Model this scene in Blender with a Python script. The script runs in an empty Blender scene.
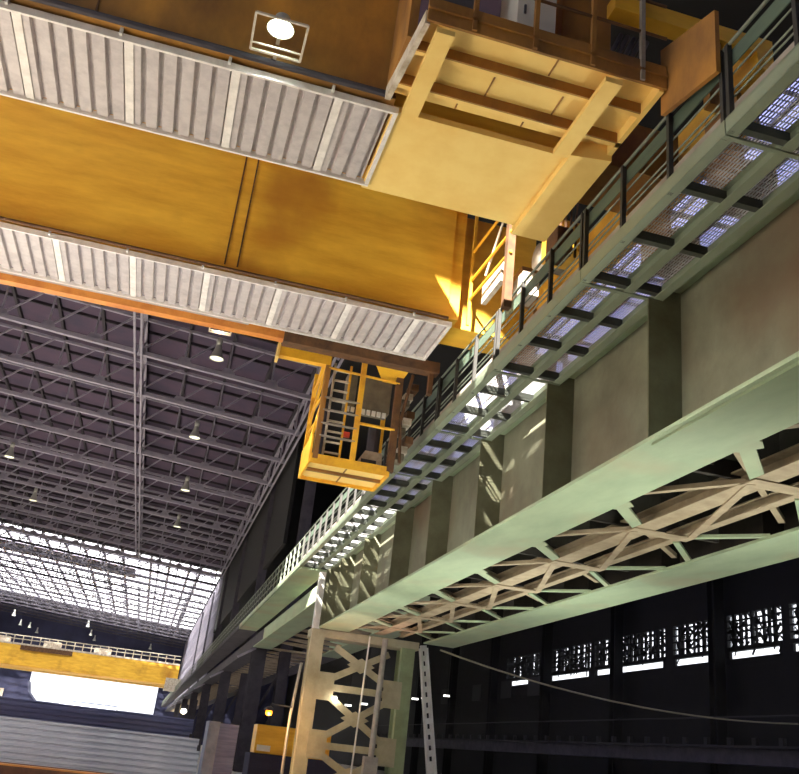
import bpy, math, random
from mathutils import Vector, Matrix
random.seed(7)
C = bpy.context.scene.collection
E = 1.7                      # eye height: all z below are written from eye level and lifted by E

# ------------------------------------------------------------------ materials
def lin(c):
    return tuple(((v/255)/12.92 if v/255 <= .04045 else ((v/255+.055)/1.055)**2.4) for v in c) + (1,)
def mat(name, col, col2=None, rough=.6, metal=0., scale=1.5, stretch=(1, 1, 1), lo=.4, hi=.7, col3=None, bump=.0, detail=6):
    m = bpy.data.materials.new(name); m.use_nodes = True
    nt = m.node_tree; N = nt.nodes; L = nt.links
    b = N['Principled BSDF']
    b.inputs['Roughness'].default_value = rough; b.inputs['Metallic'].default_value = metal
    if col2 is None:
        b.inputs['Base Color'].default_value = lin(col); return m
    tc = N.new('ShaderNodeTexCoord'); mp = N.new('ShaderNodeMapping'); mp.inputs['Scale'].default_value = stretch
    L.new(tc.outputs['Object'], mp.inputs['Vector'])
    no = N.new('ShaderNodeTexNoise'); no.inputs['Scale'].default_value = scale; no.inputs['Detail'].default_value = detail
    no.inputs['Roughness'].default_value = .65
    L.new(mp.outputs['Vector'], no.inputs['Vector'])
    r = N.new('ShaderNodeValToRGB'); r.color_ramp.elements[0].position = lo; r.color_ramp.elements[1].position = hi
    r.color_ramp.elements[0].color = lin(col); r.color_ramp.elements[1].color = lin(col2)
    L.new(no.outputs['Fac'], r.inputs['Fac'])
    out = r.outputs['Color']
    if col3 is not None:
        n2 = N.new('ShaderNodeTexNoise'); n2.inputs['Scale'].default_value = scale*.35; n2.inputs['Detail'].default_value = 8
        L.new(tc.outputs['Object'], n2.inputs['Vector'])
        r2 = N.new('ShaderNodeValToRGB'); r2.color_ramp.elements[0].position = .52; r2.color_ramp.elements[1].position = .75
        L.new(n2.outputs['Fac'], r2.inputs['Fac'])
        mx = N.new('ShaderNodeMix'); mx.data_type = 'RGBA'
        L.new(r2.outputs['Color'], mx.inputs['Factor']); L.new(out, mx.inputs['A']); mx.inputs['B'].default_value = lin(col3)
        out = mx.outputs['Result']
    L.new(out, b.inputs['Base Color'])
    if bump:
        bp = N.new('ShaderNodeBump'); bp.inputs['Strength'].default_value = bump; bp.inputs['Distance'].default_value = .02
        L.new(no.outputs['Fac'], bp.inputs['Height']); L.new(bp.outputs['Normal'], b.inputs['Normal'])
    return m
def emit(name, col, s):
    m = bpy.data.materials.new(name); m.use_nodes = True
    b = m.node_tree.nodes['Principled BSDF']
    b.inputs['Base Color'].default_value = lin(col); b.inputs['Emission Color'].default_value = lin(col)
    b.inputs['Emission Strength'].default_value = s
    return m
def pane(name, clear, tint=(235, 240, 245)):
    m = bpy.data.materials.new(name); m.use_nodes = True
    nt = m.node_tree; N = nt.nodes; L = nt.links
    N.remove(N['Principled BSDF']); o = N['Material Output']
    t = N.new('ShaderNodeBsdfTransparent'); d = N.new('ShaderNodeBsdfTranslucent'); d.inputs['Color'].default_value = lin(tint)
    mx = N.new('ShaderNodeMixShader'); mx.inputs['Fac'].default_value = clear
    L.new(d.outputs[0], mx.inputs[1]); L.new(t.outputs[0], mx.inputs[2]); L.new(mx.outputs[0], o.inputs['Surface'])
    return m

M = {}
M['yellow']   = mat('crane_yellow', (248, 198, 66), (218, 158, 40), .5, 0, 1.1, (.45, 1, 2.4), .35, .7, (182, 122, 36))
M['yellow_lit'] = mat('lit_platform_yellow', (240, 206, 122), (228, 184, 96), .55, 0, 1.2, (1, 1, 1), .4, .8)  # paler copy of the crane yellow, light put into the colour
M['yellow_dim_dirty'] = mat('dim_dirty_yellow', (172, 120, 50), (124, 84, 42), .7, 0, 1.3, (1, 1, .5), .35, .7, (70, 50, 34))  # darker copy of the crane yellow: part dirt, part painted shade
M['girder_dim_dirty'] = mat('dim_dirty_girder_yellow', (206, 146, 54), (132, 92, 42), .65, 0, .8, (1, 1, .5), .35, .68, (90, 64, 36))  # same yellow on the unlit girder: shade painted in along with dirt
M['cage_yellow'] = mat('cage_yellow', (232, 176, 44), (190, 124, 40), .55, 0, 2.5, (1, 1, 1), .45, .8)
M['brown']    = mat('rusty_brown', (104, 70, 40), (66, 44, 28), .8, 0, 3, (1, 1, 1), .4, .7)
M['orange']   = mat('orange_pipe', (214, 140, 62), (180, 104, 40), .5, 0, 2)
M['sheet']    = mat('galvanised_sheet', (196, 188, 186), (172, 164, 164), .5, .15, 5, (1, 1, 1), .4, .7)
M['strip']    = mat('white_strip', (232, 226, 220), (206, 200, 194), .6, 0, 5)
M['green']    = mat('grey_green_paint', (168, 184, 150), (146, 164, 134), .6, 0, 1.2, (1, .4, 1), .35, .7, (168, 160, 130))
M['walk'] = mat('walkway_grey_green', (136, 146, 124), (116, 126, 108), .6, 0, 1.2, (1, .4, 1), .35, .7)
M['cross'] = mat('cross_beam_shaded', (74, 78, 70), (60, 62, 56), .7, 0, 2)  # darkened so the faces turned from the light read as shaded
M['soot'] = mat('shaded_inner_steel', (52, 46, 40), (34, 30, 27), .85, 0, 1.5)  # shade of the cavity between the girders, put into the colour
M['web']      = mat('weathered_web', (104, 100, 82), (130, 132, 110), .65, 0, .8, (1, 1, 1), .35, .7, (108, 84, 62))
M['tan']      = mat('tan_steel', (176, 160, 132), (140, 124, 100), .7, 0, 2, (1, 1, 1), .35, .7)
M['stiff']    = mat('stiffener_shaded', (104, 104, 80), (84, 82, 60), .7, 0, 1.5)  # darker than the web: shade of the unlit faces painted in
M['rail']     = mat('walkway_rail', (120, 126, 112), (96, 102, 92), .6, .1, 2)
M['darkrail'] = mat('dark_post', (52, 50, 46), (38, 36, 34), .7, 0, 3)
M['band']     = mat('green_band', (84, 100, 84), (66, 80, 70), .6, 0, 2, (1, .3, 1))
M['toe']      = mat('toe_board', (150, 142, 132), (124, 112, 102), .7, 0, 2)
M['grating']  = mat('grating_steel', (206, 204, 206), (182, 180, 184), .5, 0, 6)
M['roof']     = mat('roof_deck', (76, 60, 80), (58, 52, 74), .9, 0, .4)
M['purlin']   = mat('purlin', (40, 34, 44), None, .8)
M['truss']    = mat('truss_steel', (152, 146, 158), (132, 128, 146), .7, 0, 1.2)
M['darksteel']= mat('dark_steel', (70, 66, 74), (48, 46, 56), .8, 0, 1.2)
M['black']    = mat('dark_bay_shade', (20, 19, 19), (14, 13, 14), .9, 0, .6)  # near black so the dim bay stays dark, shade in the colour
M['wallgrey'] = mat('dull_panel', (52, 50, 52), None, .9)
M['bluedark'] = mat('far_cladding', (56, 58, 86), (44, 46, 70), .9, 0, .2)
M['concrete'] = mat('concrete_floor', (206, 200, 190), (186, 178, 168), .9, 0, .3, (1, 1, 1), .35, .7)
M['ground']   = mat('pale_ground', (210, 206, 196), None, .9)
M['paleblock']= mat('pale_wall', (170, 176, 190), None, .9)
M['billet']   = mat('grey_billet', (176, 178, 190), (130, 134, 150), .6, .2, 2.5, (.25, 1, 3), .35, .7)
M['billet2']  = mat('blue_billet', (116, 120, 160), (84, 88, 130), .6, .2, 2.5, (.25, 1, 3), .35, .7)
M['rust']     = mat('rust_skid', (120, 78, 54), (80, 52, 40), .8, 0, 2)
M['slab']     = mat('grey_slab', (128, 134, 158), (100, 106, 130), .7, 0, 1.5)
M['white']    = mat('white_paint', (234, 232, 228), (214, 210, 204), .6, 0, 3)
M['cabinet']  = mat('cabinet_grey', (226, 222, 212), None, .5)
M['pipe']     = mat('grey_pipe', (176, 170, 164), (148, 140, 136), .5, .1, 3)
M['colgreen'] = mat('column_green', (150, 164, 128), (128, 138, 106), .6, 0, 1.4)
M['coltan']   = mat('column_tan', (184, 176, 150), (156, 146, 122), .7, 0, 1.4)
M['cable']    = mat('cable_sheath', (170, 160, 130), None, .7)
M['lampmetal']= mat('lamp_metal', (190, 190, 180), None, .4, .4)
M['panelbox'] = mat('panel_box', (120, 110, 92), (96, 86, 72), .7, 0, 3)
M['dirtywhite'] = mat('dirty_white', (206, 196, 180), (150, 134, 112), .6, 0, 3)
M['lens']     = emit('lamp_lens', (235, 255, 235), 14)
M['lens_w']   = emit('lamp_lens_warm', (255, 246, 214), 9)
M['sodium']   = emit('sodium_bulb', (255, 150, 30), 1.0)
M['bulb']     = emit('high_bay_bulb', (250, 250, 225), .45)
M['tube']     = emit('fluorescent_tube', (250, 246, 240), 2.5)
M['red']      = mat('red_fitting', (190, 60, 40), None, .5)
M['pane']     = pane('skylight_pane', .85)
M['opal']     = pane('opal_pane', .3, (236, 238, 242))
M['milky']    = pane('milky_pane', .08, (120, 124, 158))

# ------------------------------------------------------------------ geometry helpers
class MB:
    def __init__(s): s.v = []; s.f = []
    def box(s, x0, x1, y0, y1, z0, z1):
        n = len(s.v)
        for x in (x0, x1):
            for y in (y0, y1):
                for z in (z0, z1): s.v.append((x, y, z))
        for q in ((0,1,3,2),(4,6,7,5),(0,4,5,1),(2,3,7,6),(0,2,6,4),(1,5,7,3)): s.f.append(tuple(n+i for i in q))
        return s
    def hexa(s, pts):        # eight points, bottom four then top four
        n = len(s.v); s.v += [tuple(p) for p in pts]
        for q in ((3,2,1,0),(4,5,6,7),(0,1,5,4),(1,2,6,5),(2,3,7,6),(3,0,4,7)): s.f.append(tuple(n+i for i in q))
        return s
    def bar(s, p, q, w, h, up=(0, 0, 1)):
        p = Vector(p); q = Vector(q); d = (q-p).normalized(); u = Vector(up)
        if abs(d.dot(u)) > .98: u = Vector((0, 1, 0))
        a = d.cross(u).normalized()*w/2; b = a.cross(d).normalized()*h/2
        return s.hexa([p-a-b, p+a-b, q+a-b, q-a-b, p-a+b, p+a+b, q+a+b, q-a+b])
    def tube(s, pts, r, n=8, r1=None):
        pts = [Vector(p) for p in pts]; base = len(s.v); k = len(pts)
        for i, p in enumerate(pts):
            d = (pts[min(i+1, k-1)]-pts[max(i-1, 0)]).normalized()
            u = Vector((0, 0, 1)) if abs(d.z) < .9 else Vector((0, 1, 0))
            a = d.cross(u).normalized(); b = a.cross(d)
            rr = r if r1 is None else r+(r1-r)*i/(k-1)
            for j in range(n):
                t = 2*math.pi*j/n; s.v.append(tuple(p+a*rr*math.cos(t)+b*rr*math.sin(t)))
        for i in range(k-1):
            for j in range(n):
                s.f.append((base+i*n+j, base+i*n+(j+1) % n, base+(i+1)*n+(j+1) % n, base+(i+1)*n+j))
        s.f.append(tuple(base+j for j in reversed(range(n)))); s.f.append(tuple(base+(k-1)*n+j for j in range(n)))
        return s
    def lathe(s, c, prof, n=20):     # prof: (radius, z) pairs about vertical axis through c
        base = len(s.v); k = len(prof)
        for r, z in prof:
            for j in range(n):
                t = 2*math.pi*j/n; s.v.append((c[0]+r*math.cos(t), c[1]+r*math.sin(t), c[2]+z))
        for i in range(k-1):
            for j in range(n): s.f.append((base+i*n+j, base+i*n+(j+1) % n, base+(i+1)*n+(j+1) % n, base+(i+1)*n+j))
        return s
    def prism(s, poly, axis, a, b):  # poly in the two other axes; extruded along axis from a to b
        n = len(s.v); k = len(poly)
        def pt(u, v, w): return {'x': (w, u, v), 'y': (u, w, v), 'z': (u, v, w)}[axis]
        s.v += [pt(u, v, a) for u, v in poly] + [pt(u, v, b) for u, v in poly]
        s.f.append(tuple(n+i for i in range(k))); s.f.append(tuple(n+k+i for i in reversed(range(k))))
        for i in range(k):
            j = (i+1) % k; s.f.append((n+i, n+k+i, n+k+j, n+j))
        return s
    def ibeam(s, p, q, w, h, t=.03, up=(0, 0, 1)):
        p = Vector(p); q = Vector(q); d = (q-p).normalized(); u = Vector(up)
        if abs(d.dot(u)) > .98: u = Vector((0, 1, 0))
        a = d.cross(u).normalized(); b = a.cross(d).normalized()
        s.bar(p+b*(h/2-t/2), q+b*(h/2-t/2), w, t, up); s.bar(p-b*(h/2-t/2), q-b*(h/2-t/2), w, t, up)
        return s.bar(p, q, t, h-2*t, up)
    def build(s, name, m, parent=None, smooth=False, origin=None, label=None, bevel=0):
        if parent is not None:
            off = wloc(parent)
        elif origin is not None:
            off = Vector(origin)+Vector((0, 0, E))
        else:
            xs = [v[0] for v in s.v]; ys = [v[1] for v in s.v]; zs = [v[2] for v in s.v]
            off = Vector(((min(xs)+max(xs))/2, (min(ys)+max(ys))/2, min(zs)+E))
        me = bpy.data.meshes.new(name)
        me.from_pydata([(v[0]-off.x, v[1]-off.y, v[2]+E-off.z) for v in s.v], [], s.f); me.update()
        import bmesh
        bm = bmesh.new(); bm.from_mesh(me); bmesh.ops.recalc_face_normals(bm, faces=bm.faces); bm.to_mesh(me); bm.free()
        me.materials.append(M[m] if isinstance(m, str) else m)
        if smooth:
            for p in me.polygons: p.use_smooth = True
        o = bpy.data.objects.new(name, me); C.objects.link(o)
        if parent is not None: o.parent = parent
        else: o.location = off
        if bevel:
            md = o.modifiers.new('bevel', 'BEVEL'); md.width = bevel; md.segments = 2
        if label: o['label'] = label
        return o
def wloc(o):
    l = Vector(o.location)
    while o.parent is not None:
        o = o.parent; l = l+Vector(o.location)
    return l
def box(*a): return MB().box(*a)
def tag(o, label, cat, group=None):
    o['label'] = label; o['category'] = cat
    if group: o['group'] = group
    return o
def thing(name, label, cat, loc, group=None):
    o = bpy.data.objects.new(name, None); C.objects.link(o)
    o.location = (loc[0], loc[1], loc[2]+E); o.empty_display_size = .2
    return tag(o, label, cat, group)
def struct(o):
    o['kind'] = 'structure'; return o
def kids(o): return [c for c in bpy.data.objects if c.parent is o]
def copy_tree(o, parent=None, cache=None):
    ch = {}
    for x in bpy.data.objects:
        if x.parent is not None: ch.setdefault(x.parent, []).append(x)
    def rec(a, par):
        c = a.copy(); C.objects.link(c); c.parent = par
        for k in ch.get(a, []): rec(k, c)
        return c
    return rec(o, parent)
def copy_part(o, d, parent=None):
    c = o.copy(); C.objects.link(c); c.parent = parent or o.parent
    c.location = Vector(o.location)+Vector(d); return c
ORD = ['first','second','third','fourth','fifth','sixth','seventh','eighth','ninth','tenth','eleventh','twelfth','thirteenth',
       'fourteenth','fifteenth','sixteenth','seventeenth','eighteenth','nineteenth','twentieth']

# ------------------------------------------------------------------ camera
cam = bpy.data.cameras.new('camera'); co = bpy.data.objects.new('camera', cam); C.objects.link(co)
f = 902.0
def cv(px, py): return Vector((px-399.5, -(py-387), -f))
Yc = cv(137, 731).normalized(); Xc = cv(4650, 1255).normalized(); Xc = (Xc-Yc*Xc.dot(Yc)).normalized(); Zc = Xc.cross(Yc)
co.matrix_world = Matrix.Translation((0, 0, E)) @ Matrix((Xc, Yc, Zc)).to_4x4()
cam.sensor_width = 36; cam.lens = f/799*36; cam.clip_end = 2000; cam.clip_start = .1
bpy.context.scene.camera = co

# ------------------------------------------------------------------ setting
FZ = -E
struct(box(-52, 46, -56, 300, FZ-.3, FZ).build('floor', 'concrete'))
struct(box(-300, 300, 300, 700, FZ-.5, FZ-.2).build('floor', 'ground'))
SL = .07
def zr(x): return 24-SL*(x+5)
SUN = Vector((.8, 1.6, -1.0))
RZ = 2.9                       # roof deck above bottom chord
def deck(mb, x0, x1, y0, y1, t=.15):
    mb.hexa([(x0, y0, zr(x0)+RZ), (x1, y0, zr(x1)+RZ), (x1, y1, zr(x1)+RZ), (x0, y1, zr(x0)+RZ),
             (x0, y0, zr(x0)+RZ+t), (x1, y0, zr(x1)+RZ+t), (x1, y1, zr(x1)+RZ+t), (x0, y1, zr(x0)+RZ+t)])
# unseen roof light, shaped to drop the sun on the runway walkway
kz = (zr(-10.5)+RZ)-7.2
hx0, hx1 = 4.9-.8*kz, 7.0-.8*kz
hy0, hy1 = 14.6-1.6*kz, 44-1.6*kz
hm0, hm1 = 19.6-1.6*kz, 25.6-1.6*kz
RY0, RY1, SK1 = -52, 154, 279
fx0, fx1, fy0, fy1 = -48, -31, -48, 75      # added unseen wide roof light; sun bounced off the floor brightens undersides
cb = MB()
deck(cb, -50, fx0, RY0, RY1); deck(cb, fx0, fx1, RY0, fy0); deck(cb, fx0, fx1, fy1, RY1); deck(cb, fx1, hx0, RY0, RY1); deck(cb, hx1, 8.5, RY0, RY1)
deck(cb, hx0, hx1, RY0, hy0); deck(cb, hx0, hx1, hm0, hm1); deck(cb, hx0, hx1, hy1, RY1)
ceiling = struct(cb.build('ceiling', 'roof'))
def purlin(y, h=.22, y2=None):
    mb = MB(); w = .08
    mb.hexa([(-50, y-w, zr(-50)+RZ-h), (8.5, y-w, zr(8.5)+RZ-h), (8.5, y+w, zr(8.5)+RZ-h), (-50, y+w, zr(-50)+RZ-h),
             (-50, y-w, zr(-50)+RZ), (8.5, y-w, zr(8.5)+RZ), (8.5, y+w, zr(8.5)+RZ), (-50, y+w, zr(-50)+RZ)])
    return mb
p0 = purlin(54.5).build('purlin', 'purlin', ceiling)
for k in range(1, 24): copy_part(p0, (0, 4.09*k, 0))
r0 = box(-5.1, -4.9, 40, RY1, zr(-5)+RZ-.3, zr(-5)+RZ).build('rafter', 'purlin', ceiling)
for k in range(-4, 14):
    if k: copy_part(r0, (-3.1*k, 0, SL*3.1*k))
w0 = MB(); deck(w0, hx0, hx1, hy0, hm0, .02); deck(w0, hx0, hx1, hm1, hy1, .02); deck(w0, fx0, fx1, fy0, fy1, .02)
sw = bpy.data.objects.new('window_1', None); C.objects.link(sw); sw.location = (0, 0, 20+E); sw['kind'] = 'structure'  # unseen roof lights, placed for the sun they let in
w0.build('pane', 'pane', sw)
# far skylight
sw2 = bpy.data.objects.new('window_2', None); C.objects.link(sw2); sw2.location = (-18, 200, 26+E); sw2['kind'] = 'structure'
mb = MB(); deck(mb, -50, 8.5, RY1, SK1, .03); mb.build('pane', 'opal', sw2)
mb = MB()
for k in range(50):
    y = RY1+2.8*k
    if y > SK1: break
    mb.hexa([(-50, y-.3, zr(-50)+RZ-.15), (8.5, y-.3, zr(8.5)+RZ-.15), (8.5, y+.3, zr(8.5)+RZ-.15), (-50, y+.3, zr(-50)+RZ-.15),
             (-50, y-.3, zr(-50)+RZ-.01), (8.5, y-.3, zr(8.5)+RZ-.01), (8.5, y+.3, zr(8.5)+RZ-.01), (-50, y+.3, zr(-50)+RZ-.01)])
for x in [5, 3.2, -.2, -3.3, -8, -11.2, -14.4, -17.6, -20.8, -24, -27.2, -30.4, -33.6, -36.8, -40]:
    mb.box(x-.22, x+.22, RY1, SK1, zr(x)+RZ-.3, zr(x)+RZ-.01)
mb.build('window_frame', 'truss', sw2)
# solid cladding strips of the far roof (two dull bands among the glass)
mb = MB(); deck(mb, -50, -6, 171, 183, .05); deck(mb, -50, -22, 146, 151, .05); deck(mb, -50, 8.5, 252, SK1, .05)
struct(mb.build('ceiling', 'truss'))
# far end wall with its wide door opening
mb = MB(); mb.box(-50, 9, 278, 278.4, 14, zr(-50)+4); mb.box(-50, -31, 278, 278.4, FZ, 14); mb.box(3.4, 46, 278, 278.4, FZ, 14); mb.box(9, 46, 278, 278.4, 14, 27)
struct(mb.build('wall_far', 'bluedark'))
struct(box(-50.4, -50, -52, 279, FZ, zr(-50)+3.2).build('wall_left', 'bluedark'))
struct(box(-50.4, 46, -52.4, -52, FZ, zr(-50)+3.2).build('wall_back', 'bluedark'))
# next bay
mb = MB()
RA = 25.85
mb.box(8.5, 18.4, RY0, 279, RA, RA+.2); mb.box(24, 46, RY0, 279, RA, RA+.2); mb.box(18.4, 24, RY0, -6, RA, RA+.2); mb.box(18.4, 24, 100, 279, RA, RA+.2)
struct(mb.build('ceiling', 'black'))
sw3 = bpy.data.objects.new('window_3', None); C.objects.link(sw3); sw3.location = (19, 50, RA+E); sw3['kind'] = 'structure'
box(18.4, 24, -6, 100, RA+.1, RA+.13).build('pane', 'milky', sw3)
mb = MB()
for k in range(36): mb.box(18.4, 24, -6+3*k, -5.9+3*k, RA-.1, RA+.08)
for x in (20.3, 22.2): mb.box(x-.06, x+.06, -6, 100, RA-.1, RA+.08)
mb.build('window_frame', 'darksteel', sw3)
# right wall with the strip of windows
WX = 40
mb = MB()
mb.box(WX, WX+.4, -52, 278, FZ, 9.3); mb.box(WX, WX+.4, -52, 278, 12.4, 26.1)
pr = [(52.4, 53.2), (59.4, 61.3), (66.8, 68), (80.6, 81.4), (90.8, 91.2), (103, 112)]
for a, b in pr: mb.box(WX, WX+.4, a, b, 9.3, 12.4)
mb.box(WX, WX+.4, -52, 40, 9.3, 12.4); mb.box(WX, WX+.4, 112, 278, 9.3, 12.4)
struct(mb.build('wall_right', 'black'))
spans = [(40, 52.4)]+[(pr[i][1], pr[i+1][0]) for i in range(len(pr)-1)]
for i, (a, b) in enumerate(spans):
    w = bpy.data.objects.new('window_%d' % (4+i), None); C.objects.link(w); w.location = (WX, (a+b)/2, 9.3+E); w['kind'] = 'structure'
    box(WX+.25, WX+.28, a, b, 9.3, 12.4).build('pane', 'pane', w)
    mb = MB(); n = max(2, int((b-a)/.62))
    mb.box(WX-.05, WX+.3, a, b, 9.82, 10.12)
    for k in range(1, n):
        y = a+(b-a)*k/n+random.uniform(-.2, .2); ww = random.uniform(.03, .16); mb.box(WX, WX+.2, y-ww, y+ww, 10, 12.4)
    for k in range(4):
        z = 10.55+.5*k+random.uniform(-.1, .1); mb.box(WX, WX+.2, a, b, z-.05, z+.05)
    for k in range(n*8):
        y = random.uniform(a, b-.6); z = random.uniform(10.1, 12.3)
        mb.bar((WX+.1, y, z), (WX+.1, min(b, y+random.uniform(.2, .8)), min(12.4, z+random.uniform(-.9, 1.0))), .06, random.uniform(.04, .2))
    mb.box(WX, WX+.2, a, a+.35, 9.3, 10); mb.box(WX, WX+.2, b-.25, b, 9.3, 10)
    mb.build('window_frame', 'black', w)
# glazed side wall beyond the roof light edge
sg = bpy.data.objects.new('window_12', None); C.objects.link(sg); sg.location = (8.6, 210, 9+E); sg['kind'] = 'structure'
box(8.7, 8.75, 150, 278, 9.2, 25).build('pane', 'pane', sg)
mb = MB()
for k in range(44):
    y = 150+3*k; mb.box(8.45, 8.7, y-.45, y+.45, 9, 25)
for z in (9.2, 12, 14.5, 17, 19.5, 22): mb.box(8.5, 8.68, 150, 278, z-.25, z+.25)
mb.build('window_frame', 'truss', sg)
struct(box(8.5, 8.8, 74, 150, 15.5, 25.6).build('wall_upper', 'black'))
# pale yard building beyond the far door
o = MB().box(-26, -8, 330, 344, FZ, 7).prism([(-27, 7), (-7, 7), (-17, 9)], 'y', 329, 345).build('yard_building', 'paleblock')
tag(o, 'pale low building in the white daylight beyond the far door', 'building')

# ------------------------------------------------------------------ roof trusses
def truss_parts(Y):
    mb = MB(); mb.bar((-50, 0+Y, zr(-50)), (7.8, Y, zr(7.8)), .34, .30); bc = mb
    tcb = MB().bar((-50, Y, zr(-50)+RZ-.35), (7.8, Y, zr(7.8)+RZ-.35), .22, .2)
    return bc, tcb
NX = [-5+3.1*k for k in range(4, -15, -1)]
tro = None
for k in range(0, 11):
    Y = 60+8.18*k
    lab = ('%s grey lattice roof truss beyond the yellow crane, counted away from it' % ORD[k])
    if tro is None:
        tro = thing('roof_truss', lab, 'roof truss', (-5, Y, 24), 'roof trusses under the dark roof')
        a, b = truss_parts(Y)
        a.build('bottom_chord', 'truss', tro); b.build('top_chord', 'truss', tro)
        x = NX[0]
        po = MB().bar((x, Y, zr(x)), (x, Y, zr(x)+RZ-.3), .12, .12).build('post', 'truss', tro)
        x = NX[1]
        di = MB().bar((x, Y, zr(x)+.1), (x+2.3, Y, zr(x+3.1)+RZ-.35), .13, .11).build('diagonal', 'truss', tro)
        gu = MB().prism([(x-.55, zr(x)+.1), (x+.55, zr(x)+.1), (x+.28, zr(x)+.55), (x-.28, zr(x)+.55)], 'y', Y-.05, Y+.05).build('gusset_plate', 'truss', tro)
        for j in range(1, len(NX)):
            d = (-3.1*j, 0, SL*3.1*j); copy_part(po, d)
            if j > 1:
                d = (-3.1*(j-1), 0, SL*3.1*(j-1)); copy_part(di, d); copy_part(gu, d)
    else:
        t = copy_tree(tro); t.location = (-5, Y, 24+E); t['label'] = lab
# small far trusses under the skylight
fm = None
for k in range(11, 28):
    Y = 60+8.18*k+1
    if Y > 277: break
    lab = '%s small truss crossing under the bright far skylight, counted from its near edge' % ORD[k-11]
    if fm is None:
        mb, tb = truss_parts(Y); mb.v += tb.v; n = len(mb.v)-len(tb.v); mb.f += [tuple(i+n for i in q) for q in tb.f]
        for j, x in enumerate(NX):
            mb.bar((x, Y, zr(x)), (x, Y, zr(x)+RZ-.3), .16, .16)
            if j: mb.bar((x, Y, zr(x)), (x+3.1, Y, zr(x+3.1)+RZ-.3), .14, .14)
        fm = mb.build('roof_truss', 'darksteel', origin=(-5, Y, 24)); t = fm
    else:
        t = fm.copy(); C.objects.link(t); t.location = (-5, Y, 24+E)
    tag(t, lab, 'roof truss', 'trusses under the far skylight')
# longitudinal lattice trusses
def long_truss(x, y0, y1, label, step=4.09):
    t = thing('lattice_girder', label, 'lattice girder', (x, y0, zr(x)))
    for dx in (-.22, .22):
        box(x+dx-.07, x+dx+.07, y0, y1, zr(x)-.32, zr(x)-.16).build('bottom_chord', 'truss', t)
    box(x-.1, x+.1, y0, y1, zr(x)+RZ-.5, zr(x)+RZ-.3).build('top_chord', 'truss', t)
    d1 = MB().bar((x, y0, zr(x)-.2), (x, y0+step, zr(x)+RZ-.4), .12, .12).build('diagonal', 'truss', t)
    d2 = MB().bar((x, y0+step, zr(x)+RZ-.4), (x, y0+2*step, zr(x)-.2), .12, .12).build('diagonal', 'truss', t)
    k = 1
    while y0+(k+1)*2*step < y1:
        copy_part(d1, (0, 2*step*k, 0)); copy_part(d2, (0, 2*step*k, 0)); k += 1
    return t
long_truss(-5, 43.64, 141, 'long lattice girder running down the middle of the dark roof')
long_truss(7.6, 43.64, 141, 'long lattice girder along the right edge of the dark roof')

# hanging high bay lamps
def hang_lamp(x, y, z, label, group):
    t = thing('hanging_lamp', label, 'lamp', (x, y, z), group)
    MB().lathe((x, y, z), [(.47, 0), (.38, .22), (.25, .6), (.17, .95)]).build('reflector', 'lampmetal', t, True)
    MB().lathe((x, y, z), [(.0, 1.45), (.17, 1.45), (.2, 1.2), (.17, .95), (.0, .94)]).build('housing', 'lampmetal', t, True)
    MB().lathe((x, y, z), [(0, .05), (.36, .06), (.42, .03)]).build('bulb_glass', 'bulb', t)
    MB().tube([(x, y, z+1.4), (x, y, zr(x)-.1)], .03, 6).build('hanger', 'lampmetal', t)
    return t
L0 = hang_lamp(.2, 54.0, 22.2, 'hanging lamp nearest the yellow crane, right below its small floodlight', 'hanging lamps')
def lamp_at(x, y, z, label):
    c = copy_tree(L0); c.location = (x, y, z+E); c['label'] = label
lamp_at(-.2, 71, 22.1, 'hanging lamp second from the crane in the right row')
lamp_at(-.1, 88.5, 22.1, 'hanging lamp third from the crane in the right row')
lamp_at(-.2, 106, 22.1, 'hanging lamp farthest from the crane in the right row, above the skylight')
lamp_at(-16.6, 88.5, 22.4, 'hanging lamp at the left edge of the view, nearer of two')
lamp_at(-16.2, 106, 22.4, 'hanging lamp at the left, just above the bright skylight')
for i, (x, y) in enumerate([(-33.5, 236), (-34.5, 258), (-32.6, 262), (-32, 275)]):
    lamp_at(x, y, 22, 'tiny far hanging lamp, %s from left of the four at far left' % ORD[i])
for i, (x, y) in enumerate([(-16.5, 238), (-16.8, 260), (-16.5, 275)]):
    lamp_at(x, y, 22, 'tiny far hanging lamp before the blue end wall, %s from left of the middle three' % ORD[i])
lamp_at(-1, 272, 21.5, 'tiny far hanging lamp at the right end of the blue end wall')

# ------------------------------------------------------------------ runway: near girder
GY0, GY1 = 2.6, 36.95
g = thing('runway_girder', 'grey green riveted plate girder carrying the crane, nearest span with tall stiffeners', 'girder', (6.85, 20, 4.6))
box(6.825, 6.865, GY0, GY1, 4.66, 7.2).build('web', 'web', g)
box(6.22, 7.46, GY0, GY1, 4.6, 4.66).build('bottom_flange', 'green', g)
box(6.53, 7.4, GY0, GY1, 7.2, 7.26).build('top_flange', 'green', g)
box(6.3, 7.4, GY0, 11.05, 4.56, 4.6).build('cover_plate', 'green', g)
box(6.78, 6.92, GY0, GY1, 7.4, 7.55).build('crane_rail', 'rail', g)
box(6.7, 7.0, GY0, GY1, 7.26, 7.4).build('rail_base', 'rail', g)
sy = [3.6, 7.35, 11.1, 14.9, 18.6, 22.35, 26.1, 30.3, 34.3, 36.3, 36.9]
s0 = None
for y in sy:
    if s0 is None:
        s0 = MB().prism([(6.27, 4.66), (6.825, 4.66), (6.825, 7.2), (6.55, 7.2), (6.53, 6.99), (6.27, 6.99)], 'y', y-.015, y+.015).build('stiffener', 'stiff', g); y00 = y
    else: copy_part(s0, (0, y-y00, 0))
box(6.22, 7.46, GY1, GY1+.04, 4.6, 6.98).build('end_plate', 'stiff', g)

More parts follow.
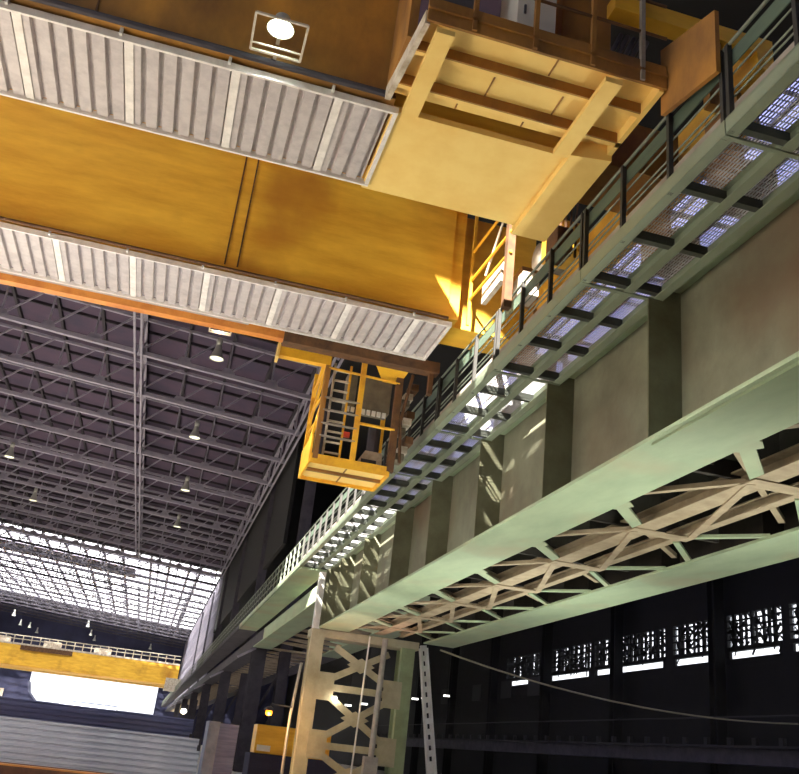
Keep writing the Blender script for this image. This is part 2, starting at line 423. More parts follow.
# auxiliary girder
a = thing('runway_girder', 'pale green lower girder at right, seen from its underside above the dark bay', 'girder', (11.35, 20, 4.6))
box(10.72, 12.02, GY0, GY1+.3, 4.6, 4.66).build('bottom_flange', 'green', a)
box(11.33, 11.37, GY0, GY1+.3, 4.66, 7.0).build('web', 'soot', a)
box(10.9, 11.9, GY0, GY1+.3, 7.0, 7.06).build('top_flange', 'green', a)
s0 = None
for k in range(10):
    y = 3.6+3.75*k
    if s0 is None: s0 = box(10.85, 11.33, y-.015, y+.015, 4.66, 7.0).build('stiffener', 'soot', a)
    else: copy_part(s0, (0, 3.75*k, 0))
o = box(7.42, 10.88, GY0, GY1+.3, 7.06, 7.1).build('surge_plate', 'soot'); tag(o, 'dark horizontal plate closing the top between the two green girders', 'plate')  # closes the top to keep the cavity dark; shade in its colour

# lateral bracing between the flanges
br = thing('lateral_bracing', 'tan lattice bracing lying flat between the two green girder bottoms', 'bracing', (9, 20, 4.66))
MB().ibeam((8.72, GY0, 4.8), (8.72, GY1, 4.8), .42, .26).build('stringer', 'tan', br)
MB().ibeam((9.64, GY0, 4.78), (9.64, GY1, 4.78), .2, .2).build('stringer', 'tan', br)
parts = None
def brace_bay(y):
    out = []
    out.append(MB().prism([(7.3, y-.2), (7.62, y-.26), (7.8, y-.05), (7.62, y+.3), (7.3, y+.34)], 'z', 4.665, 4.685).build('gusset_plate', 'green', br))
    out.append(MB().bar((7.62, y+.1, 4.7), (8.62, y+1.25, 4.7), .24, .05).build('strut', 'green', br))
    out.append(MB().bar((7.3, y+3.3, 4.72), (8.6, y+1.5, 4.72), .12, .08).build('strut', 'tan', br))
    out.append(MB().prism([(8.5, y+1.15), (9.8, y+1.15), (9.8, y+1.5), (8.5, y+1.55)], 'z', 4.645, 4.66).build('tie_plate', 'tan', br))
    out.append(MB().bar((8.6, y+1.4, 4.65), (9.7, y+4.9, 4.65), .14, .03).build('lacing', 'tan', br))
    out.append(MB().bar((7.46, y+.3, 4.9), (10.8, y+3.6, 4.9), .12, .1).build('long_diagonal', 'tan', br))
    out.append(MB().bar((9.64, y+1.3, 4.68), (10.8, y+.2, 4.68), .13, .06).build('strut', 'green', br))
    out.append(MB().bar((9.7, y+1.7, 4.68), (10.8, y+3.0, 4.68), .13, .06).build('strut', 'green', br))
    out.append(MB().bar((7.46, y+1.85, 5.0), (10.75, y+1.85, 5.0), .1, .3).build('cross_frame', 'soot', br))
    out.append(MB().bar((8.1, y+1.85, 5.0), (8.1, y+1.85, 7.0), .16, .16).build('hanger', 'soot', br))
    return out
first = brace_bay(3.6-3.75+7.0)
for k in range(1, 8):
    for p in first:
        if not (k == 7 and p.name.startswith('lacing')): copy_part(p, (0, 3.75*k, 0))

# ------------------------------------------------------------------ walkway sections
WZ = 7.0
def walkway(y, label, n=3):
    L = 3.75; t = thing('walkway_section', label, 'walkway', (5.7, y, WZ), 'runway walkway sections')
    mb = MB().box(5.13, 5.27, y+.01, y+L-.01, WZ, WZ+.02).box(5.13, 5.16, y+.01, y+L-.01, WZ, WZ+.22).box(5.13, 5.27, y+.01, y+L-.01, WZ+.2, WZ+.22)
    mb.build('edge_beam', 'walk', t)
    MB().ibeam((5.92, y+.01, WZ+.1), (5.92, y+L-.01, WZ+.1), .15, .2, .015).build('joist', 'walk', t)
    MB().box(6.36, 6.52, y+.01, y+L-.01, WZ, WZ+.02).box(6.44, 6.46, y+.01, y+L-.01, WZ, WZ+.2).build('joist', 'walk', t)
    c0 = None
    for k in range(3):
        yy = y+1.25*k+1.15
        if c0 is None:
            c0 = MB().box(5.16, 6.45, yy-.01, yy+.01, WZ+.02, WZ+.19).box(5.16, 6.45, yy-.05, yy+.05, WZ+.02, WZ+.035).build('cross_beam', 'cross', t)
        else: copy_part(c0, (0, 1.25*k, 0))
    box(5.13, 6.5, y+.0, y+.07, WZ-.01, WZ+.02).build('end_strip', 'walk', t)
    mb = MB(); x = 5.18
    while x < 6.47:
        mb.box(x-.003, x+.003, y+.02, y+L-.02, WZ+.195, WZ+.222); x += .043
    k = 0
    while k*.1 < L-.05:
        mb.box(5.17, 6.47, y+.03+k*.1, y+.038+k*.1, WZ+.206, WZ+.222); k += 1
    mb.build('grating', 'grating', t)
    p0 = None
    for yy in (y+.06, y+1.25, y+2.5, y+3.69):
        if p0 is None: p0 = box(5.135, 5.2, yy-.03, yy+.03, WZ+.0, WZ+1.28).build('post', 'darkrail', t); y0 = yy
        else: copy_part(p0, (0, yy-y0, 0))
    MB().tube([(5.17, y, WZ+1.28), (5.17, y+L, WZ+1.28)], .024, 8).build('top_rail', 'rail', t)
    box(5.21, 5.225, y, y+L, WZ+.98, WZ+1.22).build('rail_band', 'band', t)
    box(5.2, 5.22, y, y+L, WZ+.22, WZ+.4).build('toe_board', 'toe', t)
    for z in (.52, .62, .86): MB().tube([(5.215, y, WZ+z), (5.215, y+L, WZ+z)], .014, 6).build('mid_rail', 'rail', t)
    return t
w0 = walkway(3.6, 'walkway section at the right edge of the view, nearest the camera', )
wl = ['second walkway section from the camera, between the two nearest dark double posts', 'third walkway section, bluish light in its grating, between the first and second dark stiffeners',
      'fourth walkway section, sunlit through its grating, just right of the yellow cage', 'fifth walkway section, half sunlit, beside the right side of the yellow cage',
      'sixth walkway section, shaded, directly behind the yellow cage', 'seventh walkway section, sunlit again, emerging below the yellow cage',
      'eighth walkway section, sunlit, second one below the yellow cage', 'ninth walkway section, last of the open grating before the lattice column']
for k, l in enumerate(wl):
    c = copy_tree(w0); c.location = (5.7, 3.6+3.75*(k+1), WZ+E); c['label'] = l

# conductor bars beside the rail
cd = thing('conductor_bars', 'parallel conductor bars running along the inner side of the walkway', 'conductor', (6.55, 20, 7.26))
for z in (7.7, 7.86, 8.02): MB().tube([(6.6, GY0, z), (6.6, GY1, z)], .03, 6).build('conductor_bar', 'rail', cd)
c0 = None
for k in range(10):
    if c0 is None: c0 = box(6.57, 6.63, 3.55, 3.63, 7.26, 8.1).build('bracket', 'darkrail', cd)
    else: copy_part(c0, (0, 3.75*k, 0))

# far spans of the runway
def far_span(y0, y1, label, npost, m):
    t = thing('runway_girder', label, 'girder', (6, y0, 5.6), 'far spans of the runway')
    box(5.13, 6.3, y0, y1, 6.92, 7.0).build('walkway_plate', m, t)
    box(5.13, 5.18, y0, y1, 6.9, 7.22).build('edge_beam', m, t)
    box(6.25, 7.45, y0, y1, 5.9, 5.96).build('bottom_flange', m, t)
    box(6.8, 6.86, y0, y1, 5.96, 7.2).build('web', m, t)
    box(10.7, 12.0, y0, y1, 5.9, 5.96).build('bottom_flange', m, t)
    box(11.3, 11.36, y0, y1, 5.96, 7.2).build('web', m, t)
    n = int((y1-y0-1)/2.5); b0 = d0 = None
    for k in range(n):
        y = y0+2.5*k+.3
        if b0 is None:
            b0 = MB().bar((7.4, y, 5.98), (10.8, y, 5.98), .22, .12).build('cross_strut', 'tan', t)
            d0 = MB().bar((7.4, y, 5.98), (10.8, y+2.4, 5.98), .14, .1).build('diagonal', 'tan', t)
        else: copy_part(b0, (0, 2.5*k, 0)); copy_part(d0, (0, 2.5*k, 0))
    for z in (.55, .9, 1.25): MB().tube([(5.16, y0, WZ+z), (5.16, y1, WZ+z)], .025, 5).build('rail', 'rail', t)
    p0 = None
    for k in range(npost):
        yy = (y1-y0)/npost*k
        if p0 is None: p0 = box(5.13, 5.19, y0, y0+.06, 7.0, 8.26).build('post', 'rail', t)
        else: copy_part(p0, (0, yy, 0))
far_span(37.3, 62, 'green underside runway span just beyond the lattice column', 20, 'green')
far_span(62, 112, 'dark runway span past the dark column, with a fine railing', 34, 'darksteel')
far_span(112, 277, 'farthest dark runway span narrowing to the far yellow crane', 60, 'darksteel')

# ------------------------------------------------------------------ columns
col = thing('lattice_column', 'tan and green lattice column with crossed braces under the girder end', 'column', (8.4, 37.6, FZ))
def col_leg(x0, x1, m, ytop):
    mb = MB(); mb.box(x0, x1, 37.0, 37.04, FZ, ytop); mb.box(x0, x1, 38.0, 38.04, FZ, ytop); mb.box((x0+x1)/2-.02, (x0+x1)/2+.02, 37.04, 38.0, FZ, ytop)
    mb.box(x0-.05, x0, 37.0, 37.3, FZ, ytop)
    return mb.build('leg', m, col)
col_leg(6.02, 6.5, 'coltan', 4.55); col_leg(9.82, 10.32, 'colgreen', 4.3)
box(5.98, 10.5, 37.1, 38.1, 4.28, 4.6).build('cap_beam', 'coltan', col)
box(5.98, 6.26, 37.0, 37.36, 4.58, 6.85).build('upper_post', 'white', col)
bays = [4.3, 2.4, .25, -1.7]
for i in range(3):
    zt, zb = bays[i], bays[i+1]; zm = (zt+zb)/2
    if i < 2:
        box(6.38, 7.12, 36.95, 37.0, zb-.5, zb+.55).build('gusset_plate', 'coltan', col)
        box(9.15, 9.9, 36.95, 37.0, zb-.5, zb+.55).build('gusset_plate', 'coltan', col)
        box(7.1, 9.2, 36.96, 37.02, zb-.13, zb+.13).build('batten', 'coltan', col)
    for s in (0, 1):
        xa, xb = (7.0, 9.25) if s == 0 else (9.25, 7.0)
        MB().bar((xa, 37.0+.03*s, zt-.35), (8.13, 37.0+.03*s, zm), .26, .06, (0, 1, 0)).bar((8.13, 37.0+.03*s, zm), (xb, 37.0+.03*s, zb+.35), .26, .06, (0, 1, 0)).build('brace', 'coltan', col)
    MB().prism([(7.55, zm), (8.13, zm+.3), (8.7, zm), (8.13, zm-.3)], 'y', 36.95, 36.98).build('brace_plate', 'coltan', col)
o = MB().tube([(8.95, 36.72, 4.5), (8.88, 36.72, -.3)], .12, 10).box(8.6, 9.15, 36.55, 36.9, -1.7, .05).build('vertical_pipe', 'pipe'); tag(o, 'pale vertical pipe standing in front of the lattice column', 'pipe')
o = MB().tube([(8.27, 36.6, 4.5), (8.12, 36.6, FZ)], .035, 6).build('hanging_rope', 'white'); tag(o, 'thin white rope hanging straight down before the lattice column', 'rope')
o = MB().tube([(5.75, 37.2, 3.2), (5.6, 37.2, 1.2), (5.6, 37.2, FZ)], .06, 8).build('conduit', 'pipe'); tag(o, 'thin grey conduit just left of the lattice column', 'conduit')
# inclined white mast
ms = thing('inclined_mast', 'white perforated mast leaning right below the end of the pale green girder', 'mast', (11.9, 37.9, FZ))
pa, pb = Vector((10.92, 37.9, 4.5)), Vector((11.98, 37.9, -1.6))
d = (pb-pa); L = d.length; d = d/L; n = Vector((-d.z, 0, d.x))
mb = MB(); mb.bar(pa+n*.12, pb+n*.15, .09, .3, (0, 1, 0)); mb.bar(pa-n*.12, pb-n*.15, .09, .3, (0, 1, 0)); mb.build('mast_rail', 'white', ms)
rb = None
for k in range(14):
    q = pa+d*(L*k/15)
    r = MB().bar(q-n*.12, q+n*.12, .22, .2, (0, 1, 0)).build('rung', 'white', ms)
MB().bar(pa+d*4.6, pb, .36, .12, (0, 1, 0)).build('lower_plate', 'white', ms)
# dark columns down the line
for i, y in enumerate((62.5, 87.5, 112.5, 137.5, 165, 195)):
    t = thing('building_column', '%s dark building column past the lattice column, rising from floor to roof' % ORD[i], 'column', (6.9, y, FZ), 'dark columns along the runway')
    mb = MB(); mb.box(6.35, 7.25, y-.06, y, FZ, 5.9); mb.box(6.35, 7.25, y+.9, y+.96, FZ, 5.9); mb.box(6.77, 6.83, y, y+.9, FZ, 5.9)
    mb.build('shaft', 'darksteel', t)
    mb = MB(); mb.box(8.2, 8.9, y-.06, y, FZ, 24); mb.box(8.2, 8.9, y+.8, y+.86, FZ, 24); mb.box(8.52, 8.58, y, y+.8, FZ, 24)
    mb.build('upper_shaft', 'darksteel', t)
    MB().bar((5.4, y, 5.2), (6.5, y, 5.9), .25, .15).build('bracket', 'truss', t)
    MB().bar((7.2, y+.4, -.5), (8.3, y+.4, 2), .15, .15).bar((7.2, y+.4, 2), (8.3, y+.4, 4.5), .15, .15).build('lacing', 'darksteel', t)

# ------------------------------------------------------------------ the overhead crane
cr = thing('overhead_crane', 'big yellow overhead bridge crane with corrugated shields and hanging cage', 'crane', (-8, 14, 7.55))
XL = -34
def girder(y0, x1, m, xe):
    gg = box(XL, x1, y0+.05, y0+1.55, 8.62, 12.4).build('bridge_girder', m, cr)
    box(XL, x1, y0-.08, y0+1.7, 12.4, 12.46).build('top_flange', m, gg)
    box(XL, x1, y0-.02, y0+1.62, 8.56, 8.62).build('bottom_flange', m, gg)
    return gg
ga = girder(10.1, 1.75, 'girder_dim_dirty', 1.7)
gb = girder(16.1, 4.5, 'yellow', 4.5)
# stiffener seams on the girder facing the camera
for x in (-.15, .1, -8, -7.8): box(x-.015, x+.015, 16.13, 16.155, 8.62, 12.4).build('weld_seam', 'brown', gb)
box(-.1, .35, 15.95, 16.15, 11.35, 11.55).build('bracket', 'cage_yellow', gb)
for x in (-5, -2.4): box(x-.012, x+.012, 10.13, 10.155, 8.62, 12.4).build('weld_seam', 'brown', ga)
box(4.5, 4.75, 16.2, 17.5, 8.6, 11.6).build('end_diaphragm', 'yellow', gb)
MB().prism([(4.3, 11.2), (4.75, 11.2), (4.95, 11.5), (4.95, 12.3), (4.6, 12.3)], 'y', 15.95, 16.14).build('end_bracket', 'cage_yellow', gb)

def shield(y0, y1, xs, label, zt=8.46):
    # one corrugated panel is built, then copied across the span
    frame = MB()
    X1 = xs[-1]
    frame.box(XL, X1, y0-.03, y0+.01, zt-.06, zt+.05); frame.box(XL, X1, y1-.01, y1+.03, zt-.06, zt+.05)
    frame.box(X1-.06, X1, y0, y1, zt-.05, zt+.05)
    sh = frame.build('heat_shield', 'strip', cr, label=label)
    P = 1.446; n = 6; pitch = P/n
    prof = []
    for i in range(n):
        x = i*pitch; prof += [(x, 0), (x+.155, 0), (x+.17, .07), (x+.225, .07)]
    prof.append((P, 0))
    xb = xs[0]
    def panel(w):
        mb = MB(); pts = [(min(x, w), z) for x, z in prof if x <= w+.001]
        for i, (x, z) in enumerate(pts):
            mb.v.append((xb-w+x, y0, zt+z)); mb.v.append((xb-w+x, y1, zt+z))
            if i: k = len(mb.v); mb.f.append((k-4, k-2, k-1, k-3))
        return mb
    s0 = panel(P).build('corrugated_sheet', 'sheet', sh)
    md = s0.modifiers.new('thickness', 'SOLIDIFY'); md.thickness = .004
    st = box(xb-P-.06, xb-P+.06, y0, y1, zt-.02, zt-.008).build('joint_strip', 'strip', sh)
    k = 1
    while xb-P*(k+1) > XL:
        copy_part(s0, (-P*k, 0, 0)); copy_part(st, (-P*k, 0, 0)); k += 1
    copy_part(st, (P, 0, 0))
    if X1 > xb+.1:
        q = MB(); w = X1-xb
        pts = [(x, z) for x, z in prof if x <= w]
        for i, (x, z) in enumerate(pts):
            q.v.append((xb+x, y0, zt+z)); q.v.append((xb+x, y1, zt+z))
            if i: k = len(q.v); q.f.append((k-4, k-2, k-1, k-3))
        q.build('corrugated_sheet', 'sheet', sh)
    # clips
    c0 = None; x = xb
    while x > -12:
        if c0 is None: c0 = box(x-.13, x-.09, y0-.08, y0-.02, zt, zt+.14).build('clip', 'white', sh); x0 = x
        else: copy_part(c0, (x-x0, 0, 0))
        x -= P
    return sh
shield(10.2, 12.03, (.98, 1.83), 'wide corrugated sheet shield under the nearer girder')
shield(16.2, 18.05, (3.9, 4.62), 'corrugated sheet shield under the bright yellow girder')
# cable and pipes along the far side of the bright girder
MB().tube([(XL, 16.07, 8.53), (4.5, 16.07, 8.53)], .035, 8).build('cable_run', 'brown', cr)
MB().tube([(XL, 10.07, 8.6), (1.7, 10.07, 8.6)], .05, 8).build('cable_run', 'darksteel', cr)
box(XL, 1.4, 18.2, 18.42, 8.27, 8.5).build('walkway_beam', 'orange', cr)
box(XL, .6, 18.08, 18.2, 8.42, 8.5).build('cable_tray', 'pipe', cr)
box(1.4, 5.0, 18.15, 18.45, 8.2, 8.46).build('walkway_beam', 'brown', cr)

# bottom plate at the end of the nearer girder, end tie and end truck
box(1.75, 4.45, 10.2, 12.2, 8.46, 8.56).build('end_plate', 'yellow_lit', cr)
box(1.75, 4.4, 10.3, 11.6, 8.56, 9.4).build('end_box', 'yellow', cr)
MB().hexa([(4.4, 10.0, 8.35), (5.0, 9.9, 8.35), (5.0, 12.3, 8.35), (4.4, 12.3, 8.35), (4.4, 10, 8.9), (5, 9.9, 8.9), (5, 12.3, 8.9), (4.4, 12.3, 8.9)]).build('end_tie', 'yellow_lit', cr)
box(6.6, 7.15, 9.4, 19.4, 9.3, 9.95).build('end_truck', 'yellow', cr)
for y in (9.3, 11.2, 16.6, 18.5):
    MB().tube([(6.7, y, 7.98), (7.0, y, 7.98)], .42, 18).build('truck_wheel', 'brown', cr)
    box(6.42, 6.5, y-.4, y+.4, 7.9, 9.3).build('wheel_cover', 'yellow_dim_dirty', cr)
box(4.75, 6.55, 16.6, 17.5, 8.62, 11.4).build('girder_seat', 'yellow', cr)
box(4.4, 6.4, 10.4, 11.5, 8.7, 9.6).build('girder_seat', 'yellow_dim_dirty', cr)
for (x, y, z, sx, sy, sz, m) in [(5.7, 13.2, 8.7, .5, .7, .6, 'yellow'), (5.6, 14.6, 8.5, .35, .5, .5, 'dirtywhite'), (5.4, 12.6, 8.3, .3, .5, .5, 'brown'), (5.9, 15.4, 8.9, .4, .5, .7, 'yellow_dim_dirty')]:
    box(x-sx/2, x+sx/2, y-sy/2, y+sy/2, z, z+sz).build('drive_box', m, cr, bevel=.02)
MB().tube([(5.55, 14, 9.15), (6.1, 14, 9.15)], .26, 16).build('drive_motor', 'dirtywhite', cr, True)
for k in range(5):
    MB().tube([(5.3+.1*k, 12.6, 8.4), (5.35+.1*k, 12.7, 9.2), (5.5+.1*k, 13, 9.8), (5.7, 13.6, 10.3)], .025, 6).build('drive_cable', 'brown', cr)

# end access railing in the plane x = 4.9
er = box(4.86, 4.92, 15.92, 15.98, 8.4, 11.3).build('end_railing', 'cage_yellow', cr)
box(4.9, 5.05, 13.85, 14.0, 7.85, 10.2).build('post', 'brown', er)
for z in (9.0, 9.45, 10.15): MB().tube([(4.89, 15.95, z), (4.95, 13.8, z)], .03, 8).build('rail', 'cage_yellow', er)
MB().tube([(4.89, 15.95, 11.25), (5.6, 15.95, 11.1)], .03, 8).build('rail', 'cage_yellow', er)
MB().tube([(4.95, 15.2, 9.2), (4.95, 13.9, 10.4)], .025, 8).build('rail', 'dirtywhite', er)
box(5.0, 5.1, 14.4, 15.5, 8.7, 9.15).build('kick_panel', 'dirtywhite', er)

# platform on the outer side of the nearer girder
pl = MB().hexa([(1.76, 8.47, 8.62), (4.96, 8.47, 8.62), (5.05, 10.0, 8.62), (1.6, 10.02, 8.62), (1.76, 8.47, 8.68), (4.96, 8.47, 8.68), (5.05, 10, 8.68), (1.6, 10.02, 8.68)]).build('end_platform', 'yellow_lit', cr)
for y, h in ((8.93, .16), (9.6, .17)):
    box(1.68, 5.0, y, y+.03, 8.62-h, 8.62).build('floor_beam', 'yellow_dim_dirty', pl)  # dim faces, pale flanges below: shade and light put into the colours
    box(1.68, 5.0, y+.03, y+.1, 8.62-h, 8.635-h).build('beam_flange', 'yellow_lit', pl)
for x in (1.98, 4.28):
    box(x-.12, x+.12, 8.45, 10.1, 8.36, 8.44).build('floor_beam', 'yellow_lit', pl)
box(4.93, 5.0, 8.45, 10, 8.45, 8.62).build('edge_angle', 'yellow_lit', pl)
MB().hexa([(1.7, 8.45, 8.45), (1.77, 8.45, 8.45), (1.66, 10.0, 8.45), (1.58, 10.0, 8.45), (1.7, 8.45, 8.66), (1.77, 8.45, 8.66), (1.66, 10.0, 8.66), (1.58, 10.0, 8.66)]).build('edge_angle', 'dirtywhite', pl)
for x, ya, yb in ((2.9, 8.97, 9.6), (3.6, 9.7, 10.0), (3.55, 8.5, 8.9), (2.6, 9.7, 10.0), (3.9, 8.97, 9.6)):
    box(x-.01, x+.01, ya, yb, 8.605, 8.62).build('plate_seam', 'yellow_dim_dirty', pl)
box(1.72, 5.02, 8.41, 8.45, 8.48, 8.85).build('toe_board', 'yellow_dim_dirty', pl)
box(1.72, 5.02, 8.38, 8.41, 8.66, 8.7).build('toe_board', 'yellow_dim_dirty', pl)
for x in (3.15, 3.95, 4.66): box(x-.03, x+.03, 8.38, 8.44, 8.5, 10.2).build('post', 'yellow_dim_dirty' if x < 4.5 else 'toe', pl)
box(2.3, 2.36, 8.38, 8.44, 8.5, 10.2).build('post', 'yellow_dim_dirty', pl)
MB().tube([(1.75, 8.41, 9.33), (5.02, 8.41, 9.33)], .022, 8).build('rail', 'brown', pl)
MB().tube([(1.75, 8.41, 9.9), (5.02, 8.41, 9.9)], .022, 8).build('rail', 'brown', pl)
cbn = box(2.95, 3.5, 8.62, 9.35, 8.7, 10.6).build('electric_cabinet', 'cabinet', cr, bevel=.01)
box(3.04, 3.07, 8.6, 8.62, 9.25, 9.4).build('cabinet_handle', 'darksteel', cbn)
box(2.0, 2.5, 8.9, 9.4, 8.7, 10.6).build('electric_cabinet', 'darksteel', cr)
box(3.75, 4.5, 9.0, 9.6, 8.7, 10.6).build('control_box', 'yellow_dim_dirty', cr, bevel=.02)
for k in range(5):
    MB().tube([(4.35+.08*k, 8.75+.05*k, 8.7), (4.4+.1*k, 8.8, 9.2), (4.6+.1*k, 8.9, 9.7)], .035, 6).build('hose', 'darksteel', cr)
MB().hexa([(5.04, 7.35, 7.9), (5.1, 7.35, 7.9), (5.1, 8.6, 8.2), (5.04, 8.6, 8.2), (5.04, 7.35, 8.85), (5.1, 7.35, 8.85), (5.1, 8.6, 9.3), (5.04, 8.6, 9.3)]).build('guard_plate', 'yellow_dim_dirty', cr)
box(4.3, 6.5, 8.5, 8.75, 9.72, 9.98).build('outrigger_beam', 'yellow', cr)
box(5.75, 5.95, 8.55, 8.7, 8.6, 9.72).build('outrigger_strut', 'yellow_dim_dirty', cr)
box(6.5, 6.75, 8.5, 9.6, 9.45, 9.98).build('outrigger_bracket', 'yellow', cr)
box(1.6, 1.72, 9.0, 10.1, 8.7, 11.5).build('edge_plate', 'yellow_dim_dirty', cr)

# maintenance cage hanging below the far side
CY, CYB = 19.0, 20.42
cg = MB().box(2.5, 4.25, CY, CYB, 5.92, 5.97).build('maintenance_cage', 'yellow_lit', cr)
MB().box(2.48, 4.27, CY-.03, CY, 5.84, 6.06).build('front_fascia', 'cage_yellow', cg)
MB().box(2.45, 2.5, CY, CYB, 5.84, 6.5).build('side_panel', 'cage_yellow', cg)
box(4.25, 4.3, CY, CYB, 5.84, 6.1).build('side_panel', 'cage_yellow', cg)
box(2.5, 4.25, CYB-.02, CYB+.02, 5.84, 6.1).build('rear_fascia', 'cage_yellow', cg)
box(2.5, 4.25, CY+.62, CY+.7, 5.85, 5.92).build('floor_joist', 'yellow_dim_dirty', cg)
box(3.35, 3.38, CY, CYB, 5.9, 5.92).build('floor_joist', 'yellow_dim_dirty', cg)
for x, m in ((2.58, 'yellow_dim_dirty'), (3.42, 'cage_yellow')): box(x-.06, x+.06, CY-.04, CY+.06, 5.95, 8.7).build('post', m, cg)
box(4.22, 4.38, CY-.04, CY+.1, 5.95, 8.3).build('post', 'brown', cg)
for x in (2.52, 4.3): box(x-.05, x+.05, CYB-.08, CYB, 5.9, 8.5).build('post', 'cage_yellow', cg)
MB().bar((2.52, CYB, 6.2), (2.55, CY, 7.2), .06, .12).bar((2.52, CYB, 7.2), (2.55, CY, 8.2), .06, .12).bar((2.52, CYB, 7.9), (2.55, CY, 8.7), .06, .12).build('side_brace', 'cage_yellow', cg)
for z in (6.95, 7.45, 8.1): MB().tube([(2.55, CY, z), (2.52, CYB, z)], .03, 6).build('side_rail', 'cage_yellow', cg)
# ladder at the left of the front
for x in (2.76, 3.14): box(x-.025, x+.025, CY+.1, CY+.14, 6.1, 8.35).build('ladder_stile', 'dirtywhite' if x < 3 else 'cage_yellow', cg)
r0 = box(2.76, 3.14, CY+.1, CY+.15, 6.16, 6.2).build('ladder_rung', 'dirtywhite', cg)
for k in range(1, 9): copy_part(r0, (0, 0, .25*k))
for z in (7.42, 7.12, 6.8, 6.5): MB().tube([(2.6, CY-.02, z), (3.42, CY-.02, z)], .028, 6).build('front_rail', 'toe', cg)
MB().tube([(2.6, CY-.02, 8.15), (4.3, CY-.02, 8.1)], .03, 6).build('front_rail', 'cage_yellow', cg)
MB().tube([(3.42, CY-.02, 6.95), (4.3, CY-.02, 6.95)], .035, 6).build('front_rail', 'cage_yellow', cg)
box(3.5, 4.2, CY+.3, CY+.75, 7.42, 8.25).build('resistor_box', 'panelbox', cg, bevel=.015)
box(3.14, 3.36, CY+.3, CY+.75, 7.45, 8.3).build('resistor_box', 'panelbox', cg, bevel=.015)
for k in range(8):
    if k != 2: box(3.16+.125*k, 3.24+.125*k, CY+.26, CY+.3, 7.3, 7.42).build('terminal_block', 'white', cg)
MB().hexa([(3.5, CY+.2, 5.98), (4.15, CY+.2, 5.98), (4.15, CY+.8, 5.98), (3.5, CY+.8, 5.98), (3.75, CY+.3, 6.45), (4.15, CY+.3, 6.45), (4.15, CY+.7, 6.45), (3.75, CY+.7, 6.45)]).build('motor_cover', 'dirtywhite', cg)
box(3.65, 4.0, CY+.15, CY+.2, 6.12, 6.2).build('cover_slot', 'darksteel', cg)
MB().tube([(3.95, CY+.5, 6.4), (3.95, CY+.5, 7.1)], .15, 12).build('motor', 'darksteel', cg)
box(3.16, 3.3, CY+.05, CY+.12, 6.6, 6.72).build('red_switch', 'red', cg)
for k in range(9):
    x = 4.42+.09*(k % 3); z = 6.3+.22*k
    box(x, x+.2, CY+.1+.1*(k % 2), CY+.5, z, z+.17).build('junction_box', ('panelbox', 'dirtywhite', 'brown')[k % 3], cg, bevel=.01)
MB().tube([(4.5, CY, 6.2), (4.42, CY, 7.2), (4.6, CY, 8.4)], .04, 6).build('cable_bundle', 'brown', cg)
box(1.36, 2.62, CY-.05, CY+.15, 8.2, 8.46).build('hanger_beam', 'cage_yellow', cr)
box(1.36, 1.42, CY-.12, CY+.25, 8.12, 8.5).build('hanger_end', 'yellow_lit', cr)
box(1.85, 3.65, CY-.1, CY-.0, 8.5, 8.62).build('cable_duct', 'dirtywhite', cr)
MB().hexa([(3.6, 18.6, 8.3), (4.4, 18.6, 8.3), (4.35, 19.3, 8.2), (3.95, 19.3, 8.2), (3.6, 18.6, 8.5), (4.4, 18.6, 8.5), (4.35, 19.3, 8.5), (3.95, 19.3, 8.5)]).build('hanger_bracket', 'cage_yellow', cr)
box(4.8, 4.9, 18.25, 18.4, 7.7, 8.5).build('hanger_leg', 'brown', cr)
for x in (2.58, 3.42, 4.3): box(x-.05, x+.05, 18.4, CY+.05, 8.44, 8.55).build('hanger_arm', 'brown', cr)

# work lights
def work_light(x, y, z, sc, lens, label):
    w = MB().lathe((x, y, z+.14), [(0, .2), (.1*sc, .2), (.12*sc, .05), (.18*sc, 0)]).build('work_light', 'lampmetal', cr, True, label=label)
    MB().lathe((x, y, z+.13), [(.0, -.06*sc), (.09*sc, -.045*sc), (.145*sc, .01), (.17*sc, .02)]).build('lens', lens, w, True)
    mb = MB(); h = .34*sc
    for a, b in (((x-h, y-h), (x+h, y-h)), ((x+h, y-h), (x+h, y+h)), ((x+h, y+h), (x-h, y+h)), ((x-h, y+h), (x-h, y-h))):
        mb.bar((a[0], a[1], z), (b[0], b[1], z), .03, .03)
    mb.bar((x-h, y+h*.6, z), (x+h, y+h*.6, z), .02, .02)
    mb.build('guard_frame', 'dirtywhite', w)
    MB().bar((x, y+h, z), (x, y+h+.25, z+.1), .05, .04).bar((x, y, z+.34), (x, y+.5, z+.34), .05, .05).build('mount_arm', 'dirtywhite', w)
    return w
work_light(.0, 9.56, 8.6, 1.0, 'lens', 'bright floodlight in a square guard by the nearer girder')
work_light(.03, 18.72, 8.42, .7, 'lens_w', 'small floodlight beyond the farther corrugated shield')

